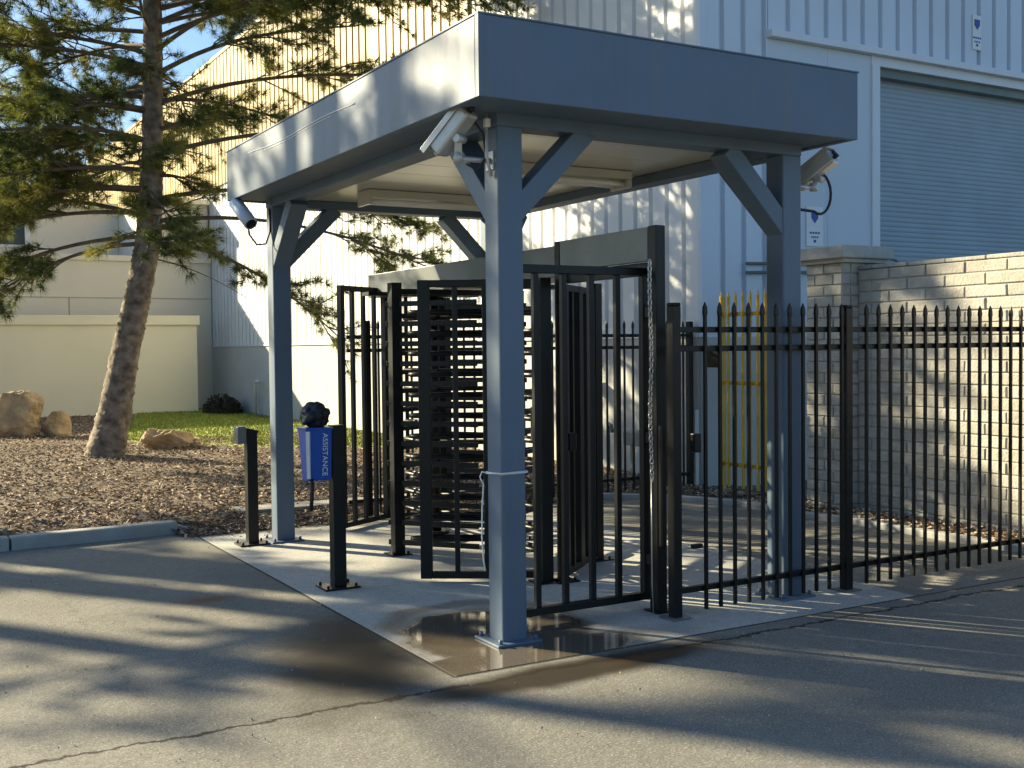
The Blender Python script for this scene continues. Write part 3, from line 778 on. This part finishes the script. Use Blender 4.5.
t = thing('wall_pipes', 'pair of dark blue pipes running along the warehouse side wall', 'pipes', (5.6, 4.25, 2.4))
for dz in (0, -.10):
    MB().tube([(5.53, WY-.06, 2.50+dz), (6.6, WY-.06, 2.53+dz), (7.3, WY-.08, 2.60+dz), (7.6, WY-.10, 2.66+dz), (7.85, WY-.12, 2.60+dz), (8.15, WY-.12, 2.40+dz)], .018, 8).build('pipe', 'util', t)
t = thing('downpipe', 'thin white drainpipe at the foot of the warehouse corner', 'pipe', (4.80, 4.30, 0))
MB().tube([(4.82, 4.28, .90), (4.82, 4.28, .12), (4.78, 4.24, .08)], .018, 8).build('pipe', 'pipe', t)

# things on / by the lit wall
t = thing('utility_box', 'grey-green utility box on legs against the sunlit warehouse wall', 'utility box', (4.7, 5.2, .09))
MB().lim(4.58, 4.80, 4.98, 5.32, .46, .62, .01).build('cabinet', 'util', t)
for yy in (5.02, 5.28): MB().lim(4.67, 4.71, yy-.02, yy+.02, .08, .46).build('leg', 'util', t)
t = thing('hose_tap', 'small dark standpipe tap in front of the sunlit warehouse wall', 'tap', (4.7, 5.8, .09))
MB().tube([(4.7, 5.78, .08), (4.7, 5.78, .60), (4.68, 5.74, .68), (4.66, 5.66, .66), (4.66, 5.64, .58)], .022, 8).build('pipe', 'util', t)
t = thing('fire_valve', 'red valve fitting on the warehouse base wall behind the turnstile', 'valve', (4.85, 6.6, 1.1))
MB().tube([(4.92, 6.7, 1.12), (4.75, 6.7, 1.12)], .06, 12).build('body', 'red', t); MB().tube([(4.80, 6.35, 1.16), (4.70, 6.35, 1.16)], .09, 12).build('wheel', 'red', t); MB().tube([(4.84, 6.72, 1.12), (4.84, 6.33, 1.15)], .025, 8).build('pipe', 'red', t)
t = thing('standpipe', 'short white standpipe with bent top in front of the shaded warehouse wall', 'pipe', (4.85, 20.4, .09))
MB().tube([(4.80, 20.05, .08), (4.80, 20.05, .82), (4.80, 20.0, .88), (4.80, 19.85, .89), (4.80, 19.78, .84)], .035, 8).build('pipe', 'pipe', t)

# yellow gate
yg = thing('yellow_gate', 'yellow picket gate between the warehouse corner and the block pillar', 'gate', (4.95, 3.35, .05))
for z in (1.92, 1.20, .34): MB().lim(4.935, 4.965, 3.04, 4.0, z-.02, z+.02, .003).build('rail', 'yellow', yg)
first = None; y = 3.99
while y > 3.06:
    if first is None:
        mb = MB().lim(4.905, 4.933, y-.011, y+.011, .10, 2.10, .003); bm = mb.bm
        A = [bm.verts.new((4.919+sx*.013, y+sy*.013, 2.10)) for sx, sy in ((-1, -1), (1, -1), (1, 1), (-1, 1))]; tp = bm.verts.new((4.919, y, 2.17))
        for k in range(4): bm.faces.new((A[k], A[(k+1) % 4], tp))
        first = mb.build('picket', 'yellow', yg); y0 = y
    else:
        c = first.copy(); COL.objects.link(c); c.parent = yg; c.location = (0, y-y0, 0)
    y -= .112
for yy in (4.02, 3.02): MB().lim(4.937, 4.987, yy-.025, yy+.025, .05, 2.12, .005).build('gate_upright', 'yellow', yg)
MB().lim(4.86, 4.90, 3.98, 4.16, 1.36, 1.60, .008).build('lock_box', 'black', yg)

# ------------------------------------------------------------------ block wall and pillar
def blocks(name, parent, run0, run1, z0, z1, face, axis, sgn, seed, L=.402, H=.102, depth=.10):
    """courses of slump block; axis 'y': face plane x=face; sgn=outward direction"""
    rd = random.Random(seed); vs, fs, mi = [], [], []
    nz = int(round((z1-z0)/H)); H = (z1-z0)/nz; g = .005
    for j in range(nz):
        s = run0-(L/2 if j % 2 else 0)
        while s < run1-.01:
            a, b = max(s, run0)+g, min(s+L, run1)-g
            s += L
            if b-a < .03: continue
            za, zb_ = z0+j*H+g, z0+(j+1)*H-g; o = rd.uniform(-.004, .004); bv = .007; k = len(vs)
            m_ = rd.choice((0, 0, 1, 2, 3))
            f0 = face-sgn*depth; f1 = face+sgn*o; f2 = f1-sgn*bv
            for (fx, i_) in ((f0, 0), (f2, 0), (f1, bv)):
                for (u, z) in ((a+i_, za+i_), (b-i_, za+i_), (b-i_, zb_-i_), (a+i_, zb_-i_)):
                    u2 = u+rd.uniform(-.0025, .0025); z2 = z+rd.uniform(-.002, .002)
                    vs.append((fx, u2, z2) if axis == 'y' else (u2, fx, z2))
            for l0 in (0, 4):
                for q_ in range(4): fs.append((k+l0+q_, k+l0+(q_+1) % 4, k+l0+4+(q_+1) % 4, k+l0+4+q_)); mi.append(m_)
            fs.append((k+8, k+9, k+10, k+11)); mi.append(m_)
    o = raw(name, vs, fs, ['block0', 'block1', 'block2', 'block3'], parent, mids=mi)
    bm = bmesh.new(); bm.from_mesh(o.data); bmesh.ops.recalc_face_normals(bm, faces=bm.faces[:]); bm.to_mesh(o.data); bm.free()
    return o
bw = thing('block_wall', 'tan concrete-block wall behind the picket fence, dappled with sun', 'wall', (5.1, .5, 0))
blocks('wall_face', bw, -6.0, 2.205, .0, 2.28, 5.03, 'y', -1, 4)
MB().lim(5.042, 5.22, -6.0, 2.205, 0, 2.278).build('wall_core', 'mortar', bw)
rd = random.Random(8); mb = MB(); s = -6.0
while s < 2.15:
    e = min(s+.402, 2.205); mb.lim(5.022+5.03-5.022+rd.uniform(-.002, .002), 5.22, s+.004, e-.004, 2.283, 2.318+rd.uniform(-.002, .002), .008); s += .402
mb.build('coping', 'block1', bw)
pl = thing('block_pillar', 'square tan block pillar with a projecting cap beside the yellow gate', 'pillar', (5.07, 2.45, 0))
blocks('pillar_side', pl, 2.21, 2.67, 0, 2.35, 4.835, 'y', -1, 9, L=.23)
blocks('pillar_front', pl, 4.945, 5.30, 0, 2.35, 2.205, 'x', -1, 12, L=.19)
blocks('pillar_front', pl, 4.838, 4.943, 0, 2.35, 2.206, 'x', -1, 13, L=.3)
MB().lim(4.85, 5.29, 2.22, 2.66, 0, 2.345).build('pillar_core', 'mortar', pl)
mb = MB().lim(4.745, 5.42, 2.115, 2.76, 2.385, 2.50, .012).lim(4.79, 5.37, 2.16, 2.71, 2.347, 2.3849, .006); mb.build('cap', 'block0', pl)

# ------------------------------------------------------------------ office building and garden wall on the left
ob = thing('office_building', 'low beige building behind the pine with a ledge and upper windows', 'building', (-5, 24.2, 0))
MB().lim(-40, 4.92, 24.1, 34, 0, 3.93).build('wall', 'office', ob)
MB().lim(3.3, 4.90, 24.22, 34, 3.93, 5.38).build('upper_wall', 'office', ob)
MB().lim(-40, 4.92, 24.02, 24.098, 3.86, 4.0, .01).build('ledge', 'office', ob)
MB().lim(3.25, 4.915, 24.05, 34.1, 5.381, 5.52, .01).build('parapet', 'garden', ob)
KY = 27.6; kk = (KY+5.2173)/(24.1+5.2173); kx = lambda x: -2.9735+(x+2.9735)*kk; kz = lambda z: 1.6+(z-1.6)*kk
MB().lim(-40, 3.29, KY, 33.9, 3.93, kz(5.15)).build('upper_wall', 'office', ob)
MB().lim(-40, 3.29, KY-.12, 34, kz(5.15)+.001, kz(5.28), .01).build('parapet', 'garden', ob)
for x0, x1 in ((-1.6, .60), (-4.4, -2.2), (-7.2, -5.0)):
    x0, x1 = kx(x0), kx(x1); za, zc = kz(4.12), kz(4.92)
    fr = MB(); fr.lim(x0, x0+.12, KY-.06, KY-.001, za, zc).lim(x1-.16, x1, KY-.06, KY-.001, za, zc).lim(x0+.12, x1-.16, KY-.06, KY-.001, zc-.09, zc).lim(x0+.12, x1-.16, KY-.06, KY-.001, za, za+.07)
    f = fr.build('window_frame', 'white', ob); MB().lim(x0+.12, x1-.16, KY-.03, KY-.002, za+.07, zc-.09).build('pane', 'glass', f)
mb = MB()
for z in (2.93,): mb.lim(-40, 4.9, 24.088, 24.0995, z, z+.02)
for x in (-7, -3.2, 1.42): mb.lim(x, x+.02, 24.088, 24.0995, 0, 2.93)
mb.build('joint', 'dark', ob) if False else mb.build('joint', 'kerb', ob)
gw = thing('garden_wall', 'cream rendered free-standing wall with a cap, in front of the beige building', 'wall', (-5, 22.8, 0))
MB().lim(-40, 4.17, 22.7, 22.95, 0, 2.23).build('wall', 'garden', gw)
MB().lim(-40, 4.23, 22.63, 23.02, 2.231, 2.46, .01).build('cap', 'garden', gw)

# low dark shrub by the warehouse
sh = thing('shrub', 'low dark rounded shrub at the foot of the shaded warehouse wall', 'shrub', (4.55, 20.9, .09))
vs, fs = [], []; rd = random.Random(3)
for i in range(3800):
    a = rd.uniform(0, 6.283); e = math.asin(rd.random()); k = rd.uniform(.75, 1.05)*(1+.12*math.sin(3*a)+.1*math.sin(7*a+2))
    p = Vector((4.42+.40*k*math.cos(a)*math.cos(e), 21.3+.62*k*math.sin(a)*math.cos(e), .09+.40*k*math.sin(e)))
    d1 = Vector((rd.gauss(0, 1), rd.gauss(0, 1), rd.gauss(0, 1))).normalized()*.035; d2 = Vector((rd.gauss(0, 1), rd.gauss(0, 1), rd.gauss(0, 1))).normalized()*.02
    n = len(vs); vs += [tuple(p-d1), tuple(p+d2), tuple(p+d1), tuple(p-d2)]; fs.append((n, n+1, n+2, n+3))
raw('leaves', vs, fs, ['hedge'], sh)
MB().tube([(4.42, 21.3, .05), (4.42, 21.3, .3)], .05, 6).build('stem', 'twig', sh)

# ------------------------------------------------------------------ boulders
def boulder(c, r, seed, label, amp=.28):
    from mathutils import noise as nz
    bm = bmesh.new(); bmesh.ops.create_icosphere(bm, subdivisions=5, radius=1)
    rd = random.Random(seed); planes = []
    for i in range(11):
        n_ = Vector((rd.gauss(0, 1), rd.gauss(0, 1), rd.gauss(0, .7))).normalized(); planes.append((n_, rd.uniform(.52, .85)))
    for v in bm.verts:
        p = v.co.copy()
        for n_, d_ in planes:
            q_ = p.dot(n_)
            if q_ > d_: p -= n_*(q_-d_)*.93
        k = 1+amp*.35*nz.noise(p*2+Vector((seed, 0, 0)))+amp*.22*nz.noise(p*6+Vector((seed, 0, 0)))+.04*nz.noise(p*16)
        v.co = Vector((c[0]+p.x*r[0]*k, c[1]+p.y*r[1]*k, c[2]+p.z*r[2]*k))
    mb = MB(); mb.bm.free(); mb.bm = bm
    o = mb.build('boulder', 'rock'); me = o.data
    off = Vector((c[0], c[1], .09)); me.transform(Matrix.Translation(-off)); o.location = off
    return tag(o, label, 'boulder')
boulder((-.62, 16.6, .42), (.62, .5, .50), 11, 'biggest tan boulder in the mulch, at the left edge of the photo')
boulder((-.02, 16.2, .24), (.33, .30, .30), 23, 'rounded brown boulder leaning against the biggest one on its right')
boulder((1.02, 12.2, .22), (.40, .30, .26), 31, 'flat orange-tan rock right of the pine trunk')
boulder((1.38, 12.2, .15), (.24, .2, .12), 37, 'small reddish slab of rock tucked beside the flat orange-tan rock')

# ------------------------------------------------------------------ pines
def crv(p0, d, L, rise, droop, n, rd, wig=.06):
    pts = []; side = Vector((-d.y, d.x, 0)); ph = rd.uniform(0, 6)
    for i in range(n+1):
        t_ = i/n
        p = p0+d*L*t_+Vector((0, 0, rise*t_*L-droop*t_*t_*L))+side*wig*L*math.sin(t_*4+ph)*t_
        pts.append(p)
    return pts
def make_pine(name, label, loc, seed, trunk, limbs, zmin, zmax, nlimb, extra=(), lmax=3.9, dens=1., group=None):
    rd = random.Random(seed)
    t = thing(name, label, 'tree', loc, group); L0 = Vector(loc)
    # trunk
    pts = [L0+Vector(p[:3]) for p in trunk]; rs = [p[3] for p in trunk]
    P2, R2 = [], []
    for i in range(len(pts)-1):
        for k in range(8):
            u = k/8; P2.append(pts[i].lerp(pts[i+1], u)); R2.append(rs[i]*(1-u)+rs[i+1]*u)
    P2.append(pts[-1]); R2.append(rs[-1])
    # smooth the polyline
    for _ in range(3):
        P2 = [P2[0]]+[(P2[i-1]+P2[i]*2+P2[i+1])/4 for i in range(1, len(P2)-1)]+[P2[-1]]
    mb = MB(); mb.tube(P2, R2, 22)
    from mathutils import noise as nz
    bmesh.ops.subdivide_edges(mb.bm, edges=[e for e in mb.bm.edges if abs((e.verts[0].co-e.verts[1].co).z) > .04], cuts=2)
    cen = P2
    for v in mb.bm.verts:
        # nearest axis point by height
        z = v.co.z; i = min(range(len(cen)), key=lambda q_: abs(cen[q_].z-z)); a = v.co-cen[i]; a.z = 0
        if a.length > 1e-4:
            q_ = Vector((v.co.x*7, v.co.y*7, v.co.z*4.5)); k = .07*nz.noise(q_)+.08*nz.noise(q_*2.7)+.12*nz.noise(q_*6)
            v.co += a*k
    mb.build('trunk', 'bark', t)
    def at(z):
        for i in range(len(P2)-1):
            if P2[i].z-L0.z <= z <= P2[i+1].z-L0.z:
                u = (z-(P2[i].z-L0.z))/max(1e-6, P2[i+1].z-P2[i].z); return P2[i].lerp(P2[i+1], u)
        return P2[-1].copy()
    br = MB(); nv, nf, nm = [], [], []
    def tuft(p, d, m_):
        nn = 22
        for i in range(nn):
            v = (d*.75+Vector((rd.gauss(0, 1), rd.gauss(0, 1), rd.gauss(0, 1)))*.55).normalized()
            Ln = rd.uniform(.10, .18); s_ = v.cross(Vector((rd.gauss(0, 1), rd.gauss(0, 1), rd.gauss(0, 1)))).normalized()*.0034
            k = len(nv); nv.extend([tuple(p-s_), tuple(p+s_), tuple(p+v*Ln)]); nf.append((k, k+1, k+2)); nm.append(m_)
    def twig(p0, d, L, m_):
        n = max(3, int(L/.12)); pts = crv(p0, d, L, rd.uniform(-.1, .45), rd.uniform(.0, .3), n, rd, .1)
        br.tube(pts, [.009*(1-.6*i/n) for i in range(n+1)], 4, cap=False)
        for i in range(n+1):
            if i/n > .25:
                dd = (pts[min(i+1, n)]-pts[max(i-1, 0)]).normalized()
                for _ in range(2 if i < n else 3): tuft(pts[i]+Vector((rd.gauss(0, .02), rd.gauss(0, .02), rd.gauss(0, .02))), dd, m_)
    def limb(p0, d, L, rise, droop, r0, bare=.3):
        n = 12; pts = crv(p0, d, L, rise, droop, n, rd)
        br.tube(pts, [r0*(1-.82*i/n)+.004 for i in range(n+1)], 6, cap=False)
        st = .17/dens; s = L*bare
        while s < L:
            u = s/L*n; i = min(n-1, int(u)); p = pts[i].lerp(pts[i+1], u-i); dd = (pts[i+1]-pts[i]).normalized()
            side = Vector((-dd.y, dd.x, 0)).normalized()*rd.choice((-1, 1))
            d2 = (dd*rd.uniform(.5, 1.)+side*rd.uniform(.4, 1.)+Vector((0, 0, rd.uniform(-.35, .4)))).normalized()
            l2 = rd.uniform(.35, 1.0)*(.5+.5*(1-s/L))*min(1.1, L/2.4)
            m_ = rd.choice((0, 0, 1, 1, 2))
            if rd.random() < .93:
                n2 = 5; p2 = crv(p, d2, l2, rd.uniform(-.1, .3), .2, n2, rd, .08)
                br.tube(p2, [.013*(1-.6*q_/n2) for q_ in range(n2+1)], 4, cap=False)
                for q_ in range(2, n2+1):
                    if rd.random() < .85:
                        d3 = (p2[q_]-p2[q_-1]).normalized(); sd_ = Vector((-d3.y, d3.x, 0))*rd.choice((-1, 1))
                        twig(p2[q_], (d3*.8+sd_*rd.uniform(0, 1)+Vector((0, 0, rd.uniform(-.3, .5)))).normalized(), rd.uniform(.18, .42), m_)
            s += st*rd.uniform(.7, 1.4)
        twig(pts[-1], (pts[-1]-pts[-2]).normalized(), .35, 1)
    for i in range(nlimb):
        z = zmin+(zmax-zmin)*((i+rd.random()*.6)/nlimb); a = i*2.399+rd.uniform(-.4, .4); u = (z-zmin)/(zmax-zmin)
        L = lmax*(1-.5*u)*rd.uniform(.7, 1.05)
        if math.cos(a-R(214)) > .6 and u < .6: L *= .5
        if z < 5.0 and math.cos(a-R(5)) > .1 and group is None: L *= .22 if z < 4.3 else .5
        limb(at(z), Vector((math.cos(a), math.sin(a), 0)), L, rd.uniform(.05, .35)+.3*u, rd.uniform(.15, .5)*(1-u), .026*(1-.4*u)+.008)
    for (z, a, L, rise, droop, bare) in extra:
        limb(at(z), Vector((math.cos(R(a)), math.sin(R(a)), 0)), L, rise, droop, .032, bare)
    # bare snags
    for i in range(10):
        z = rd.uniform(zmin-.7, zmin+2); a = rd.uniform(0, 6.28); p = at(z)
        br.tube(crv(p, Vector((math.cos(a), math.sin(a), 0)), rd.uniform(.5, 1.6), rd.uniform(-.3, .2), .3, 6, rd), [.014, .012, .01, .008, .006, .005, .004], 4, cap=False)
    br.build('branches', 'twig', t)
    raw('needles', nv, nf, ['needle0', 'needle1', 'needle2'], t, mids=nm)
    return t
trunk = [(0, 0, -.15, .34), (.04, -.03, .12, .255), (.16, -.09, .7, .215), (.30, -.17, 1.5, .192), (.47, -.26, 2.3, .178), (.62, -.34, 3.1, .170), (.69, -.38, 4.6, .140), (.72, -.40, 6.5, .118), (.70, -.38, 8.5, .11), (.66, -.35, 10.5, .07), (.62, -.33, 12.3, .025)]
# image right is azimuth -30 deg, image left is 150 deg
extra = [(3.3, -38, 4.2, .10, .30, .62), (3.6, -30, 3.6, .20, .30, .6), (4.2, -44, 4.6, .25, .32, .5), (3.0, -36, 2.6, .02, .50, .5), (3.1, 150, 2.9, .0, .32, .4), (3.4, 165, 3.0, .1, .30, .35), (3.0, 175, 2.2, -.02, .40, .4),
         (4.0, 140, 3.2, .15, .25, .3), (4.8, 155, 3.2, .2, .2, .25), (5.6, 150, 3.0, .3, .2, .25), (4.9, -30, 4.2, .35, .30, .3), (5.8, -35, 4.0, .40, .25, .3), (3.3, -100, 2.6, .1, .35, .35), (6.6, -25, 3.3, .45, .2, .25), (5.2, 100, 2.6, .2, .2, .3), (4.4, 190, 2.6, .2, .3, .3), (4.4, 120, 3.0, .25, .2, .15), (5.0, 130, 3.1, .2, .2, .2), (5.9, 125, 3.0, .2, .15, .15), (4.0, 185, 2.4, .05, .2, .2), (6.9, 150, 2.8, .2, .1, .2), (7.2, 120, 2.6, .1, .1, .2), (3.7, 135, 2.6, .2, .3, .2), (6.0, -50, 3.4, .3, .2, .3), (6.9, -40, 4.6, .22, .25, .3), (6.2, -34, 4.8, .25, .25, .4), (7.8, -30, 4.4, .2, .3, .3), (5.3, -55, 3.2, .3, .2, .3)]
pine = make_pine('pine_tree', 'tall leaning pine in the mulch bed, in front of the cream wall', (-.12, 11.15, .09), 7, trunk, None, 3.2, 11.8, 66, extra, lmax=3.6, dens=1.5)
# neighbours left of the frame that throw the streaky shade
straight = [(0, 0, -.1, .30), (.03, 0, .3, .22), (.10, .05, 3, .18), (.05, .1, 6, .15), (.1, .0, 9, .10), (.05, 0, 12.5, .02)]
OFF = [(-7.6, 12.9, 0, 1., 'pine beyond the left edge, the nearest of the row to the kerb'),
       (-12.2, 16.5, 2.4, 1.15, 'pine beyond the left edge, farther back and left of the nearest one'),
       (-9.2, 13.9, 4.1, 1.25, 'pine beyond the left edge, tallest of the row'),
       (-5.6, 9.4, 1.1, 1.12, 'pine beyond the left edge, standing in front of the row')]
thin = make_pine('pine_tree', OFF[0][4], (OFF[0][0], OFF[0][1], .05), 21, straight, None, 3.4, 11.8, 22, (), lmax=3.2, dens=.55)
for (x, y, rz, sc, lb) in OFF[1:]: copy_tree(thin, (x, y, .05), rz, lb, sc)
